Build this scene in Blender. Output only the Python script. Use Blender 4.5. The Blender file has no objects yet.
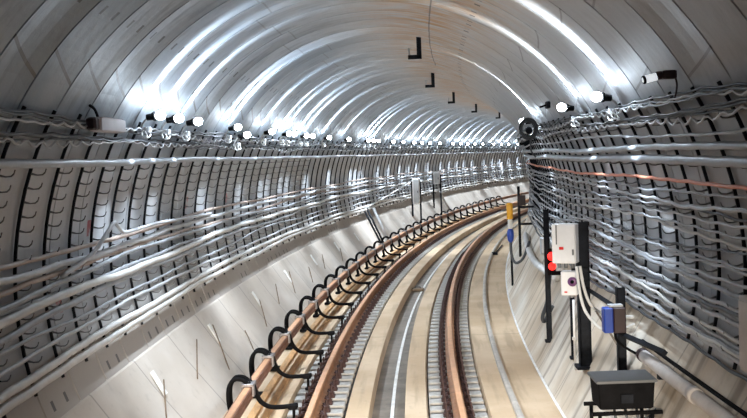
import bpy, math, random
from mathutils import Vector, Matrix
import numpy as np
random.seed(7)
C = bpy.context.scene.collection
PI = math.pi

# ------------------------------------------------------------------ the curved tunnel axis
F_PX, PITCH, YAW, ROLL = 939.131, 0.0565045, 0.0589516, 0.0280413
CAM_U, CAM_H = -0.178705, 2.640331
K0, K1, CANT = 0.00998221, -6.9089e-05, -0.01222078
R, VC = 2.6587, 1.712
_ds = 0.05
_s = np.arange(-10, 95, _ds)
_th = K0 * _s + 0.5 * K1 * np.sign(_s) * _s * _s
_i0 = int(round(10 / _ds))
_x = np.cumsum(np.sin(_th)) * _ds; _x -= _x[_i0]
_y = np.cumsum(np.cos(_th)) * _ds; _y -= _y[_i0] - _ds
CC, CS = math.cos(CANT), math.sin(CANT)

def frame(s):
    return (float(np.interp(s, _s, _x)), float(np.interp(s, _s, _y)), float(np.interp(s, _s, _th)))

def W(s, u, v):
    x, y, t = frame(s)
    uu = u * CC + v * CS; vv = -u * CS + v * CC
    return Vector((x + uu * math.cos(t), y - uu * math.sin(t), vv))

def polar(a, r):
    a = math.radians(a)
    return (r * math.cos(a), VC + r * math.sin(a))

# ------------------------------------------------------------------ materials
def nt(name):
    m = bpy.data.materials.new(name); m.use_nodes = True
    t = m.node_tree; b = t.nodes['Principled BSDF']
    return m, t, b

def mat(name, col, rough=0.6, metal=0.0, var=0.15, scale=6.0, bump=0.0, col2=None, stretch=None, detail=6, spec=0.5):
    m, t, b = nt(name); N = t.nodes.new; L = t.links.new
    tc = N('ShaderNodeTexCoord'); no = N('ShaderNodeTexNoise'); no.inputs['Scale'].default_value = scale
    no.inputs['Detail'].default_value = detail; no.inputs['Roughness'].default_value = 0.65
    if stretch:
        mp = N('ShaderNodeMapping'); mp.inputs['Scale'].default_value = stretch
        L(tc.outputs['Object'], mp.inputs[0]); L(mp.outputs[0], no.inputs['Vector'])
    else:
        L(tc.outputs['Object'], no.inputs['Vector'])
    cr = N('ShaderNodeValToRGB')
    c2 = col2 or [max(0, c * (1 - 2 * var)) for c in col]
    c1 = [min(1, c * (1 + var)) for c in col]
    cr.color_ramp.elements[0].position = 0.3; cr.color_ramp.elements[1].position = 0.7
    cr.color_ramp.elements[0].color = (*c2, 1); cr.color_ramp.elements[1].color = (*c1, 1)
    L(no.outputs['Fac'], cr.inputs[0]); L(cr.outputs[0], b.inputs['Base Color'])
    b.inputs['Roughness'].default_value = rough; b.inputs['Metallic'].default_value = metal; b.inputs['Specular IOR Level'].default_value = spec
    if bump:
        bp = N('ShaderNodeBump'); bp.inputs['Strength'].default_value = bump; bp.inputs['Distance'].default_value = 0.02
        L(no.outputs['Fac'], bp.inputs['Height']); L(bp.outputs[0], b.inputs['Normal'])
    return m

def emis(name, col, st):
    m, t, b = nt(name)
    b.inputs['Base Color'].default_value = (*col, 1)
    b.inputs['Emission Color'].default_value = (*col, 1); b.inputs['Emission Strength'].default_value = st
    return m

class G:
    """tiny node-graph helper for math on UVs"""
    def __init__(s, t): s.t = t
    def m(s, op, a, b=None, c=None):
        n = s.t.nodes.new('ShaderNodeMath'); n.operation = op
        for i, v in enumerate((a, b, c)):
            if v is None: continue
            if isinstance(v, (int, float)): n.inputs[i].default_value = v
            else: s.t.links.new(v, n.inputs[i])
        return n.outputs[0]
    def near(s, x, c, w):            # 1 where |x-c|<w
        return s.m('LESS_THAN', s.m('ABSOLUTE', s.m('SUBTRACT', x, c)), w)
    def mix(s, f, a, b):
        n = s.t.nodes.new('ShaderNodeMix'); n.data_type = 'RGBA'
        for k, v in ((0, f), (6, a), (7, b)):
            if isinstance(v, (int, float)): n.inputs[k].default_value = v
            elif isinstance(v, (tuple, list)): n.inputs[k].default_value = (*v, 1)
            else: s.t.links.new(v, n.inputs[k])
        return n.outputs[2]
    def noise(s, vec, scale, detail=5, stretch=None):
        n = s.t.nodes.new('ShaderNodeTexNoise'); n.inputs['Scale'].default_value = scale; n.inputs['Detail'].default_value = detail
        if stretch:
            mp = s.t.nodes.new('ShaderNodeMapping'); mp.inputs['Scale'].default_value = stretch
            s.t.links.new(vec, mp.inputs[0]); vec = mp.outputs[0]
        s.t.links.new(vec, n.inputs['Vector']); return n.outputs['Fac']
    def smooth(s, x, a, b):
        n = s.t.nodes.new('ShaderNodeMapRange'); n.interpolation_type = 'SMOOTHSTEP'
        s.t.links.new(x, n.inputs[0]); n.inputs[1].default_value = a; n.inputs[2].default_value = b
        return n.outputs[0]

RING = 0.70; RING0 = 6.9
def lining_material():
    m, t, b = nt('lining_concrete'); g = G(t); N = t.nodes.new; L = t.links.new
    uv = N('ShaderNodeUVMap'); uv.uv_map = 'track'
    sp = N('ShaderNodeSeparateXYZ'); L(uv.outputs[0], sp.inputs[0])
    s, a = sp.outputs[0], sp.outputs[1]               # s in metres, angle in units of 10 degrees
    q = g.m('DIVIDE', g.m('SUBTRACT', s, RING0 - 70 * RING), RING)
    ring = g.m('FLOOR', q); fr = g.m('MULTIPLY', g.m('FRACT', q), RING)
    wn = N('ShaderNodeTexWhiteNoise'); wn.noise_dimensions = '1D'; L(ring, wn.inputs['W'])
    rv = wn.outputs['Value']
    tc = N('ShaderNodeTexCoord')
    n1 = g.noise(tc.outputs['Object'], 1.3, 8)
    n2 = g.noise(uv.outputs[0], 2.0, 8, (5.0, 0.5, 1))      # streaks running round the ring
    n3 = g.noise(tc.outputs['Object'], 9, 8)
    col = g.mix(rv, (0.24, 0.295, 0.355), (0.355, 0.41, 0.47))
    col = g.mix(g.m('MULTIPLY', g.smooth(n1, 0.4, 0.72), 0.5), col, (0.45, 0.475, 0.505))
    col = g.mix(g.m('MULTIPLY', g.smooth(n2, 0.48, 0.68), 0.75), col, (0.22, 0.255, 0.30))
    col = g.mix(g.m('MULTIPLY', g.smooth(n3, 0.52, 0.8), 0.35), col, (0.36, 0.35, 0.34))
    col = g.mix(g.m('MULTIPLY', g.m('SUBTRACT', 1.0, g.smooth(a, 2.0, 9.5)), 0.5), col, (0.40, 0.37, 0.355))
    col = g.mix(g.m('MULTIPLY', g.m('SUBTRACT', 1.0, g.smooth(g.m('ABSOLUTE', g.m('SUBTRACT', a, 7.3)), 0.5, 4.5)), 0.7), col, (0.66, 0.61, 0.55))  # crown made paler in the colour to brighten the ceiling top
    col = g.mix(g.m('MULTIPLY', g.m('MAXIMUM', g.smooth(a, 15.3, 15.7), g.m('SUBTRACT', 1.0, g.smooth(a, 2.3, 2.7))), 0.75), col, (0.60, 0.605, 0.62))  # cable-wall bands lightened in the colour to offset the racks' shadows
    # seepage stains round the crown seam
    dk = g.m('ABSOLUTE', g.m('SUBTRACT', a, 7.55))
    st = g.m('MULTIPLY', g.m('SUBTRACT', 1.0, g.smooth(dk, 0.1, 2.6)), g.smooth(n2, 0.36, 0.62))
    col = g.mix(g.m('MULTIPLY', st, 0.95), col, (0.55, 0.33, 0.16))
    # dust on the lining band above the track bed
    dl = g.m('MULTIPLY', g.smooth(a, 18.6, 19.6), 0.8)
    col = g.mix(dl, col, (0.33, 0.285, 0.24))
    # longitudinal seams, oblique key joints, bolt pockets
    seam = g.m('MULTIPLY', g.near(a, 7.58, 0.02), g.m('LESS_THAN', s, 17.5))
    k1 = g.m('ADD', 13.98, g.m('MULTIPLY', fr, 0.70))
    on = g.m('GREATER_THAN', g.m('FRACT', g.m('MULTIPLY', ring, 0.5)), -0.1)
    seam = g.m('MAXIMUM', seam, g.near(a, k1, 0.03))
    k2 = g.m('ADD', g.m('ADD', 3.5, g.m('MULTIPLY', g.m('FRACT', g.m('MULTIPLY', ring, 0.5)), 3.4)), g.m('MULTIPLY', fr, -0.5))
    seam = g.m('MAXIMUM', seam, g.m('MULTIPLY', g.near(a, k2, 0.025), 0.7))
    k3 = g.m('ADD', 10.6, g.m('MULTIPLY', rv, 1.1))
    seam = g.m('MAXIMUM', seam, g.m('MULTIPLY', g.near(a, k3, 0.02), 0.5))
    fs = g.m('MAXIMUM', g.near(fr, 0.19, 0.026), g.near(fr, 0.47, 0.026))
    fa = g.m('MAXIMUM', g.near(a, 13.14, 0.085), g.m('MAXIMUM', g.near(a, 6.55, 0.07), g.m('MULTIPLY', g.m('GREATER_THAN', rv, 0.6), g.near(a, 19.97, 0.09))))
    pocket = g.m('MULTIPLY', fs, fa)
    col = g.mix(g.m('MULTIPLY', seam, 0.75), col, (0.10, 0.085, 0.07))
    col = g.mix(g.m('MULTIPLY', pocket, 0.85), col, (0.06, 0.06, 0.065))
    # red paint dabs left on the wall panels
    for (ps, pa) in ((8.58, 17.2), (12.22, 17.11), (14.6, 17.21), (6.45, 17.5), (7.75, 18.45)):
        d = g.m('MULTIPLY', g.near(s, ps, 0.075), g.near(a, pa, 0.16))
        col = g.mix(g.m('MULTIPLY', d, g.smooth(n3, 0.35, 0.6)), col, (0.50, 0.13, 0.14))
    L(col, b.inputs['Base Color'])
    b.inputs['Roughness'].default_value = 0.55
    bp = N('ShaderNodeBump'); bp.inputs['Strength'].default_value = 0.25; bp.inputs['Distance'].default_value = 0.02
    L(n3, bp.inputs['Height']); L(bp.outputs[0], b.inputs['Normal'])
    return m

def deck_material(name, c1, c2, joints, jp, jo, streak=None):
    m, t, b = nt(name); g = G(t); N = t.nodes.new; L = t.links.new
    uv = N('ShaderNodeUVMap'); uv.uv_map = 'track'
    sp = N('ShaderNodeSeparateXYZ'); L(uv.outputs[0], sp.inputs[0]); s = sp.outputs[0]
    tc = N('ShaderNodeTexCoord')
    n1 = g.noise(tc.outputs['Object'], 1.1, 8); n2 = g.noise(tc.outputs['Object'], 12, 6)
    n3 = g.noise(uv.outputs[0], 1.0, 6, streak or (0.6, 6, 1))
    col = g.mix(g.smooth(n1, 0.35, 0.68), c1, c2)
    col = g.mix(g.m('MULTIPLY', g.smooth(n3, 0.5, 0.68), 0.9 if (streak and streak[0] > 3) else 0.6), col, [c * (0.55 if (streak and streak[0] > 3) else 0.72) for c in c1])
    col = g.mix(g.m('MULTIPLY', g.smooth(n2, 0.55, 0.8), 0.25), col, [c * 0.55 for c in c1])
    if joints:
        sj = s if not streak else g.m('ADD', s, g.m('MULTIPLY', sp.outputs[1], 0.16))
        f = g.m('ABSOLUTE', g.m('SUBTRACT', g.m('FRACT', g.m('ADD', g.m('DIVIDE', g.m('SUBTRACT', sj, jo), jp), 40.5)), 0.5))
        col = g.mix(g.m('MULTIPLY', g.m('LESS_THAN', f, 0.014 / jp), 0.5), col, [c * 0.3 for c in c1])
    L(col, b.inputs['Base Color']); b.inputs['Roughness'].default_value = 0.7
    bp = N('ShaderNodeBump'); bp.inputs['Strength'].default_value = 0.2; bp.inputs['Distance'].default_value = 0.02
    L(n2, bp.inputs['Height']); L(bp.outputs[0], b.inputs['Normal'])
    return m

M = {}
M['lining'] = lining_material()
M['slab'] = deck_material('slab_concrete', (0.53, 0.385, 0.245), (0.64, 0.495, 0.345), True, 7.6, 14.5)
M['bed'] = deck_material('bed_concrete', (0.50, 0.44, 0.38), (0.58, 0.53, 0.475), True, 1.30, 9.25, (1.0, 0.8, 1))
M['bed_r'] = deck_material('stained_bed_concrete', (0.54, 0.44, 0.33), (0.74, 0.69, 0.61), True, 1.40, 9.2, (5.0, 0.5, 1))
M['trough'] = mat('trough_floor', (0.22, 0.185, 0.15), 0.5, var=0.25, scale=3, bump=0.3)
M['pit'] = mat('shaded_gap_pit', (0.05, 0.043, 0.04), 0.8, var=0.3, scale=14, bump=0.4)  # shadow in the gaps between sleepers put into this dark colour
M['white'] = mat('white_paint', (0.80, 0.80, 0.78), 0.6, var=0.12, scale=8)
M['curb'] = mat('grey_curb', (0.50, 0.46, 0.41), 0.6, var=0.15, scale=5)
M['rust'] = mat('rusty_rail', (0.44, 0.21, 0.10), 0.45, 0.15, var=0.2, scale=7, bump=0.15)
M['headrust'] = mat('rail_head', (0.66, 0.36, 0.20), 0.4, 0.0, var=0.12, scale=5)  # paler tone for the rail tops
M['third'] = mat('contact_rail_rust', (0.27, 0.125, 0.075), 0.5, 0.1, var=0.2, scale=6)
M['sleeper'] = mat('sleeper_concrete', (0.43, 0.41, 0.38), 0.75, var=0.22, scale=9, bump=0.3)
M['clip'] = mat('maroon_fastener', (0.072, 0.034, 0.030), 0.55, 0.2, var=0.3, scale=20)
M['black'] = mat('black_insulator', (0.008, 0.008, 0.009), 0.75, var=0.2, scale=10, spec=.06)
M['steel'] = mat('dark_steel', (0.016, 0.018, 0.023), 0.7, 0.0, var=0.25, scale=9, spec=.1)
M['clampgrey'] = mat('clamp_grey', (0.30, 0.28, 0.28), 0.45, 0.3, var=0.35, scale=30)
M['hook'] = mat('hook_steel', (0.22, 0.22, 0.225), 0.45, 0.5, var=0.2, scale=12)
M['galv'] = mat('galvanised_clamp', (0.55, 0.54, 0.54), 0.4, 0.5, var=0.15, scale=12)
M['cab_l'] = mat('light_cable', (0.52, 0.535, 0.56), 0.45, var=0.1, scale=5)
M['cab_w'] = mat('white_cable', (0.68, 0.675, 0.66), 0.45, var=0.08, scale=5)
M['cab_g'] = mat('grey_cable', (0.34, 0.36, 0.39), 0.45, var=0.15, scale=5)
M['cab_d'] = mat('dark_cable', (0.06, 0.068, 0.08), 0.45, var=0.2, scale=5)
M['cab_b'] = mat('brown_cable', (0.42, 0.33, 0.28), 0.5, var=0.15, scale=5)
M['cab_o'] = mat('orange_cable', (0.80, 0.30, 0.19), 0.5, var=0.1, scale=5)
M['hose'] = mat('grey_hose', (0.38, 0.41, 0.45), 0.4, var=0.1, scale=4)
M['plank'] = mat('timber_plank', (0.50, 0.28, 0.12), 0.65, var=0.25, scale=3, stretch=(6, 1, 6))
M['cabinet'] = mat('cabinet_paint', (0.74, 0.74, 0.75), 0.4, var=0.05, scale=4)
M['cabgrey'] = mat('grey_cabinet', (0.46, 0.48, 0.50), 0.45, var=0.1, scale=4)
M['lidgrey'] = mat('lid_grey', (0.13, 0.135, 0.14), 0.5, var=0.1, scale=4)
M['blue'] = mat('blue_plastic', (0.018, 0.06, 0.36), 0.4, var=0.1, scale=6)
M['maroon'] = mat('maroon_paint', (0.028, 0.010, 0.013), 0.5, var=0.15, scale=6)
M['purple'] = mat('purple_dial', (0.15, 0.05, 0.16), 0.4, var=0.1, scale=6)
M['redpaint'] = mat('red_plastic', (0.62, 0.02, 0.02), 0.35, var=0.05, scale=6)
M['redglow'] = emis('red_lamp_lens', (1.0, 0.02, 0.015), 1.6)
M['yellow'] = mat('yellow_plastic', (0.80, 0.40, 0.03), 0.45, var=0.08, scale=6)
M['pinkgrey'] = mat('pinkish_grey_housing', (0.50, 0.44, 0.46), 0.5, var=0.08, scale=5)
M['orangetag'] = mat('orange_tape', (0.75, 0.28, 0.05), 0.5, var=0.1, scale=6)
M['pipe'] = mat('pale_pipe', (0.66, 0.61, 0.58), 0.5, var=0.1, scale=5)
M['wire'] = mat('rebar_wire', (0.20, 0.14, 0.09), 0.7, var=0.2, scale=8)
M['bulb'] = emis('work_lamp_glow', (0.74, 0.87, 1.0), 85.0)
M['lens'] = emis('lit_lens', (0.9, 0.95, 1.0), 0.5)

# ------------------------------------------------------------------ mesh helpers
class MB:
    def __init__(self): self.v = []; self.f = []; self.uv = None; self.sm = []
    def add(self, vs, fs, smooth=False):
        o = len(self.v); self.v += [tuple(p) for p in vs]
        self.f += [tuple(i + o for i in q) for q in fs]; self.sm += [smooth] * len(fs); return self
    def box(self, c, d, rot=None, taper=1.0, bev=0.0):
        x, y, z = d[0] / 2, d[1] / 2, d[2] / 2
        b = min(bev, x * .9, y * .9)
        def ring(k, zz):
            X, Y = x * k, y * k
            if b <= 0: return [(-X, -Y, zz), (X, -Y, zz), (X, Y, zz), (-X, Y, zz)]
            return [(-X + b, -Y, zz), (X - b, -Y, zz), (X, -Y + b, zz), (X, Y - b, zz), (X - b, Y, zz), (-X + b, Y, zz), (-X, Y - b, zz), (-X, -Y + b, zz)]
        A = ring(1, -z); n = len(A)
        if bev > 0:
            k1 = (x - b * .6) / x
            rings = [ring(k1, -z), ring(1, -z + b * .6), ring(taper, z - b * .6), ring(taper * k1, z)]
        else: rings = [A, ring(taper, z)]
        vs = [p for r_ in rings for p in r_]
        fs = [tuple(reversed(range(n))), tuple(range((len(rings) - 1) * n, len(rings) * n))]
        for k in range(len(rings) - 1):
            for i in range(n): fs.append((k * n + i, k * n + (i + 1) % n, (k + 1) * n + (i + 1) % n, (k + 1) * n + i))
        if rot is not None: vs = [rot @ Vector(p) for p in vs]
        return self.add([(p[0] + c[0], p[1] + c[1], p[2] + c[2]) for p in vs], fs)
    def tube(self, pts, r, n=8, cap=True, smooth=True):
        pts = [Vector(p) for p in pts]; rs = r if isinstance(r, (list, tuple)) else [r] * len(pts)
        vs = []; fs = []; up = None
        for i, p in enumerate(pts):
            t = (pts[min(i + 1, len(pts) - 1)] - pts[max(i - 1, 0)])
            t = t.normalized() if t.length > 1e-9 else Vector((0, 0, 1))
            if up is None: up = Vector((0, 0, 1)) if abs(t.z) < 0.9 else Vector((1, 0, 0))
            a = t.cross(up); a = a.normalized() if a.length > 1e-6 else t.orthogonal().normalized()
            up = a.cross(t).normalized()
            for k in range(n):
                q = 2 * PI * k / n; vs.append(p + (a * math.cos(q) + up * math.sin(q)) * rs[i])
        for i in range(len(pts) - 1):
            for k in range(n):
                fs.append((i * n + k, i * n + (k + 1) % n, (i + 1) * n + (k + 1) % n, (i + 1) * n + k))
        if cap:
            fs.append(tuple(reversed(range(n)))); fs.append(tuple(range((len(pts) - 1) * n, len(pts) * n)))
        return self.add(vs, fs, smooth)
    def lathe(self, prof, axis=(0, 0, 1), c=(0, 0, 0), n=12, smooth=True):
        q = Vector(axis).normalized().to_track_quat('Z', 'Y'); c = Vector(c); vs = []; fs = []
        for (r, z) in prof:
            for k in range(n):
                a = 2 * PI * k / n; vs.append(q @ Vector((r * math.cos(a), r * math.sin(a), z)) + c)
        for i in range(len(prof) - 1):
            for k in range(n): fs.append((i * n + k, i * n + (k + 1) % n, (i + 1) * n + (k + 1) % n, (i + 1) * n + k))
        fs.append(tuple(reversed(range(n)))); fs.append(tuple(range((len(prof) - 1) * n, len(prof) * n)))
        return self.add(vs, fs, smooth)
    def prism(self, poly, y0, y1):
        n = len(poly)
        vs = [(p[0], y0, p[1]) for p in poly] + [(p[0], y1, p[1]) for p in poly]
        fs = [tuple(range(n)), tuple(reversed(range(n, 2 * n)))] + [(i, n + i, n + (i + 1) % n, (i + 1) % n) for i in range(n)]
        return self.add(vs, fs)
    def mesh(self, name, m):
        me = bpy.data.meshes.new(name); me.from_pydata(self.v, [], self.f)
        me.materials.append(m); me.polygons.foreach_set('use_smooth', self.sm)
        if self.uv:
            ul = me.uv_layers.new(name='track')
            li = np.zeros(len(me.loops), dtype=np.int32); me.loops.foreach_get('vertex_index', li)
            ul.data.foreach_set('uv', np.array(self.uv, dtype=np.float32)[li].ravel())
        me.update(); return me
    def build(self, name, m, parent=None, loc=None):
        o = bpy.data.objects.new(name, self.mesh(name, m)); C.objects.link(o)
        if parent: o.parent = parent
        if loc is not None: o.location = loc
        return o

def put(name, me, parent=None):
    o = bpy.data.objects.new(name, me); C.objects.link(o)
    if parent: o.parent = parent
    return o

def tag(o, label, cat, group=None, kind=None):
    if label: o['label'] = label
    if cat: o['category'] = cat
    if group: o['group'] = group
    if kind: o['kind'] = kind
    return o

def struct(o, label=None):
    o['kind'] = 'structure'
    if label: o['label'] = label
    return o

def thing(name, s, u, v, label, cat, group=None):
    """Empty standing on the track axis: local x = across, y = along, z = up"""
    o = bpy.data.objects.new(name, None); C.objects.link(o); o.empty_display_size = 0.1
    place(o, s, u, v); return tag(o, label, cat, group)

def place(o, s, u, v):
    o.location = W(s, u, v); o.rotation_euler = (0, CANT, -frame(s)[2])

def dup(root, s, u, v, label, group=None):
    r_ = root.copy(); C.objects.link(r_); place(r_, s, u, v); r_['label'] = label
    if group: r_['group'] = group
    for ch in list(root.children):
        c = ch.copy(); C.objects.link(c); c.parent = r_
        for gch in list(ch.children):
            d = gch.copy(); C.objects.link(d); d.parent = c
    return r_

def sweep(mb, prof, s0, s1, ds, closed=True, smooth=False, org=None, uvs=None):
    """sweep a (u, v) profile along the track; world coords minus org"""
    n = len(prof); ns = max(2, int(round((s1 - s0) / ds)) + 1); vs = []; fs = []
    org = org or Vector((0, 0, 0))
    for i in range(ns):
        s = s0 + (s1 - s0) * i / (ns - 1)
        for (u, v) in prof: vs.append(W(s, u, v) - org)
        if uvs is not None: uvs += [(s, q) for q in cum(prof)]
    for i in range(ns - 1):
        for k in range(n if closed else n - 1):
            fs.append((i * n + k, (i + 1) * n + k, (i + 1) * n + (k + 1) % n, i * n + (k + 1) % n))
    if closed: fs += [tuple(range(n)), tuple(reversed(range((ns - 1) * n, ns * n)))]
    mb.add(vs, fs, smooth)

def cum(prof):
    o = [0.0]
    for a, b in zip(prof, prof[1:]): o.append(o[-1] + math.hypot(b[0] - a[0], b[1] - a[1]))
    return o

UN = ['', 'first', 'second', 'third', 'fourth', 'fifth', 'sixth', 'seventh', 'eighth', 'ninth', 'tenth', 'eleventh', 'twelfth', 'thirteenth',
      'fourteenth', 'fifteenth', 'sixteenth', 'seventeenth', 'eighteenth', 'nineteenth']
TENS = {2: ('twenty', 'twentieth'), 3: ('thirty', 'thirtieth'), 4: ('forty', 'fortieth'), 5: ('fifty', 'fiftieth'), 6: ('sixty', 'sixtieth'),
        7: ('seventy', 'seventieth'), 8: ('eighty', 'eightieth'), 9: ('ninety', 'ninetieth')}
def nth(k):
    if k < 20: return UN[k]
    a, b = divmod(k, 10)
    return TENS[a][1] if b == 0 else TENS[a][0] + '-' + UN[b]

S_BACK, S_END = -3.2, 82.0
# ------------------------------------------------------------------ tunnel lining (ceiling and two walls)
def lining(name, a0, a1, na):
    mb = MB(); vs = []; fs = []; uvs = []
    ss = []
    k = int((S_BACK - RING0) / RING)
    while RING0 + k * RING < S_END:
        b = RING0 + k * RING; dk_ = 0.010 * (1 + math.sin(k * 2.4)) if name == 'ceiling' else 0.0
        ss += [(b - 0.013, 0.0), (b - 0.006, 0.022), (b + 0.006, 0.022), (b + 0.013, 0.0), (b + 0.24, dk_), (b + 0.46, dk_)]
        k += 1
    angs = [a0 + (a1 - a0) * i / na for i in range(na + 1)]
    for (s, dr) in ss:
        for a in angs:
            u, v = polar(a, R + dr * max(0.0, min(1.0, (a - a0) / 6, (a1 - a) / 6) if name == 'ceiling' else 1.0))
            vs.append(W(s + 0.085 * (u + 2.1), u, v)); uvs.append((s, a / 10.0))
    n = len(angs)
    for i in range(len(ss) - 1):
        for j in range(na): fs.append((i * n + j, i * n + j + 1, (i + 1) * n + j + 1, (i + 1) * n + j))
    mb.add(vs, fs, False); mb.uv = uvs
    o = mb.build(name, M['lining']); return struct(o)
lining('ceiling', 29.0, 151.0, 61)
lining('wall_left', 151.0, 226.0, 30)
lining('wall_right', -38.0, 29.0, 28)

# ------------------------------------------------------------------ track slab, beds, trough
mb = MB(); mb.uv = []
deck = [(-1.84, -0.19), (-1.16, -0.19), (-1.14, -0.262), (-0.47, -0.262), (-0.45, -0.19), (-0.20, -0.19), (-0.19, -0.36), (0.19, -0.36),
        (0.20, -0.19), (0.44, -0.19), (0.46, -0.262), (1.11, -0.262), (1.13, -0.19), (1.40, -0.19), (1.92, -0.19)]
# slabs
def strip(mb, a, b, ds=0.5): sweep(mb, [a, b], S_BACK, S_END, ds, False, False, None, mb.uv)
for a, b in ((0, 1), (4, 5), (8, 9), (12, 14)): strip(mb, deck[a], deck[b])
for a, b in ((1, 2), (3, 4), (9, 10), (11, 12), (5, 6), (7, 8)): strip(mb, deck[a], deck[b])
struct(mb.build('floor', M['slab']))
mb = MB(); mb.uv = []
strip(mb, deck[2], deck[3]); strip(mb, deck[10], deck[11]); struct(mb.build('trim_1', M['pit']))
mb = MB(); mb.uv = []
strip(mb, deck[6], deck[7]); struct(mb.build('trim_2', M['trough']))
mb = MB(); sweep(mb, [(0.02, -0.358), (0.065, -0.358), (0.062, -0.345), (0.024, -0.345)], S_BACK, S_END, 0.5); struct(mb.build('trim_3', M['white']))
mb = MB(); sweep(mb, [(1.385, -0.192), (1.455, -0.192), (1.452, -0.145), (1.435, -0.135), (1.405, -0.135), (1.388, -0.145)], S_BACK, S_END, 0.5); struct(mb.build('trim_4', M['curb']))
# concrete beds
mb = MB(); mb.uv = []
sweep(mb, [polar(201.0, R + .03), polar(202.4, R - 0.012), (-2.28, 0.435), (-2.08, 0.155), (-1.90, -0.09), (-1.83, -0.195)][::-1], S_BACK, S_END, 0.5, False, False, None, mb.uv)
struct(mb.build('trim_5', M['bed']))
mb = MB(); mb.uv = []
sweep(mb, [(1.885, -0.195), (1.95, -0.09), (2.16, 0.29), (2.38, 0.70), (2.545, 1.005), polar(-15.0, R + .03)], S_BACK, S_END, 0.5, False, False, None, mb.uv)
struct(mb.build('trim_6', M['bed_r']))
mb = MB(); sweep(mb, [(1.866, -0.195), (1.893, -0.195), (1.893, -0.178), (1.870, -0.183)], S_BACK, S_END, 0.5); struct(mb.build('trim_7', M['white']))

def bed_v(u):      # right bed surface
    return -0.2 + (u - 1.885) * 1.84
def bedl_v(u):
    return -0.195 + (-u - 1.83) * 1.42

# ------------------------------------------------------------------ running rails
RP = [(-.075, -.18), (.075, -.18), (.075, -.168), (.02, -.150), (.010, -.135), (.010, -.055), (.034, -.040), (.037, -.012), (.028, -.001),
      (-.028, -.001), (-.037, -.012), (-.034, -.040), (-.010, -.055), (-.010, -.135), (-.02, -.150), (-.075, -.168)]
def rail(u0, label):
    org = W(9, u0, 0)
    o = bpy.data.objects.new('running_rail', None); C.objects.link(o); o.location = org
    tag(o, label, 'rail', 'running rails')
    mb = MB(); sweep(mb, [(p[0] + u0, p[1]) for p in RP], S_BACK, S_END, 0.4, True, False, org)
    mb.build('rail_web', M['rust'], o)
    mb = MB(); sweep(mb, [(u0 - .0375, -.014), (u0 - .0285, -.0005), (u0 - .02, .0015), (u0 + .02, .0015), (u0 + .0285, -.0005), (u0 + .0375, -.014), (u0 + .03, -.02), (u0 - .03, -.02)], S_BACK, S_END, 0.4, True, False, org)
    h = mb.build('rail_head', M['headrust'], o); h['label'] = 'paler top of the rail'
rail(-0.795, 'rust-brown left running rail beside the row of black hoop brackets')
rail(0.795, 'rust-brown right running rail beside the floor trough, nearer the right wall')

# ------------------------------------------------------------------ sleepers with base plates and clips
def sleeper_parts(root):
    mb = MB(); mb.box((0, 0, -0.02), (0.62, 0.185, 0.075), bev=0.014); mb.build('block', M['sleeper'], root)
    mb = MB(); mb.box((0, 0, 0.026), (0.34, 0.12, 0.018), bev=0.006); p = mb.build('base_plate', M['clip'], root)
    cm = MB()
    cm.box((0, 0, 0.0), (0.075, 0.05, 0.03), bev=0.008)
    cm.tube([(0.012, -0.02, 0.01), (0.0, -0.02, 0.04), (-0.035, 0, 0.045), (0.0, 0.022, 0.04), (0.016, 0.022, 0.01)], 0.011, 6)
    cm.lathe([(0.017, 0.0), (0.017, 0.03), (0.01, 0.034), (0.01, 0.085), (0.002, 0.09)], (0, 0, 1), (0.012, 0, 0.012), 6, False)
    me = cm.mesh('rail_clip', M['clip'])
    for sx in (-1, 1):
        for yy in (-0.04, 0.04):
            c = put('rail_clip', me, root); c.location = (sx * 0.122, yy, 0.05)
            c.rotation_euler = (0, 0, 0 if sx > 0 else PI)
        if sx: pass
    return root
SL0, SLP = 9.35, 0.316
def sleepers(u0, side):
    first = None; lite = None; k = 0; s = SL0
    grp = 'sleeper blocks under the %s rail' % side
    while s < 46:
        k += 1
        lab = ('pale concrete sleeper block under the %s rail, %s from the bottom edge' % (side, nth(k))) if k <= 99 else \
              'small far pale sleeper block under the %s rail near the bend' % side
        uu = u0
        if s < 26:
            if first is None:
                first = thing('sleeper_block', s, uu, -0.212, lab, 'sleeper', grp); sleeper_parts(first)
            else: dup(first, s, uu, -0.212, lab, grp)
        else:
            if lite is None:
                mb = MB(); mb.box((0, 0, -0.02), (0.62, 0.185, 0.075)); 
                for sx in (-1, 1):
                    pass
                lite = thing('sleeper_block', s, uu, -0.212, lab, 'sleeper', grp)
                mb.build('block', M['sleeper'], lite)
                mb = MB()
                for sx in (-1, 1):
                    for yy in (-.04, .04): mb.box((sx * .125, yy, .06), (.06, .03, .09))
                mb.box((0, 0, .026), (.34, .12, .018)); mb.build('fastening', M['clip'], lite)
            else: dup(lite, s, uu, -0.212, lab, grp)
        s += SLP
sleepers(-0.805, 'left'); sleepers(0.785, 'right')

# ------------------------------------------------------------------ contact rail with hoop brackets
TU, TV = -1.42, 0.285
org = W(9, TU, TV)
cr_root = bpy.data.objects.new('contact_rail', None); C.objects.link(cr_root); cr_root.location = org
tag(cr_root, 'reddish-brown contact rail held by black hoop brackets along the left bed', 'rail')
mb = MB(); sweep(mb, [(TU - .045, TV - .115), (TU + .045, TV - .115), (TU + .045, TV - .075), (TU + .02, TV - .06), (TU + .02, TV - .05), (TU + .045, TV - .035), (TU + .045, TV),
                      (TU - .045, TV), (TU - .045, TV - .035), (TU - .02, TV - .05), (TU - .02, TV - .06), (TU - .045, TV - .075)], 0.0, 60, 0.4, True, False, org)
mb.build('rail_bar', M['third'], cr_root)
mb = MB(); sweep(mb, [(TU - .032, TV - .001), (TU + .032, TV - .001), (TU + .028, TV + .008), (TU - .028, TV + .008)], 0.0, 60, 0.4, True, False, org)
o = mb.build('top_strip', M['headrust'], cr_root); o['label'] = 'paler top strip of the contact rail'

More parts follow.
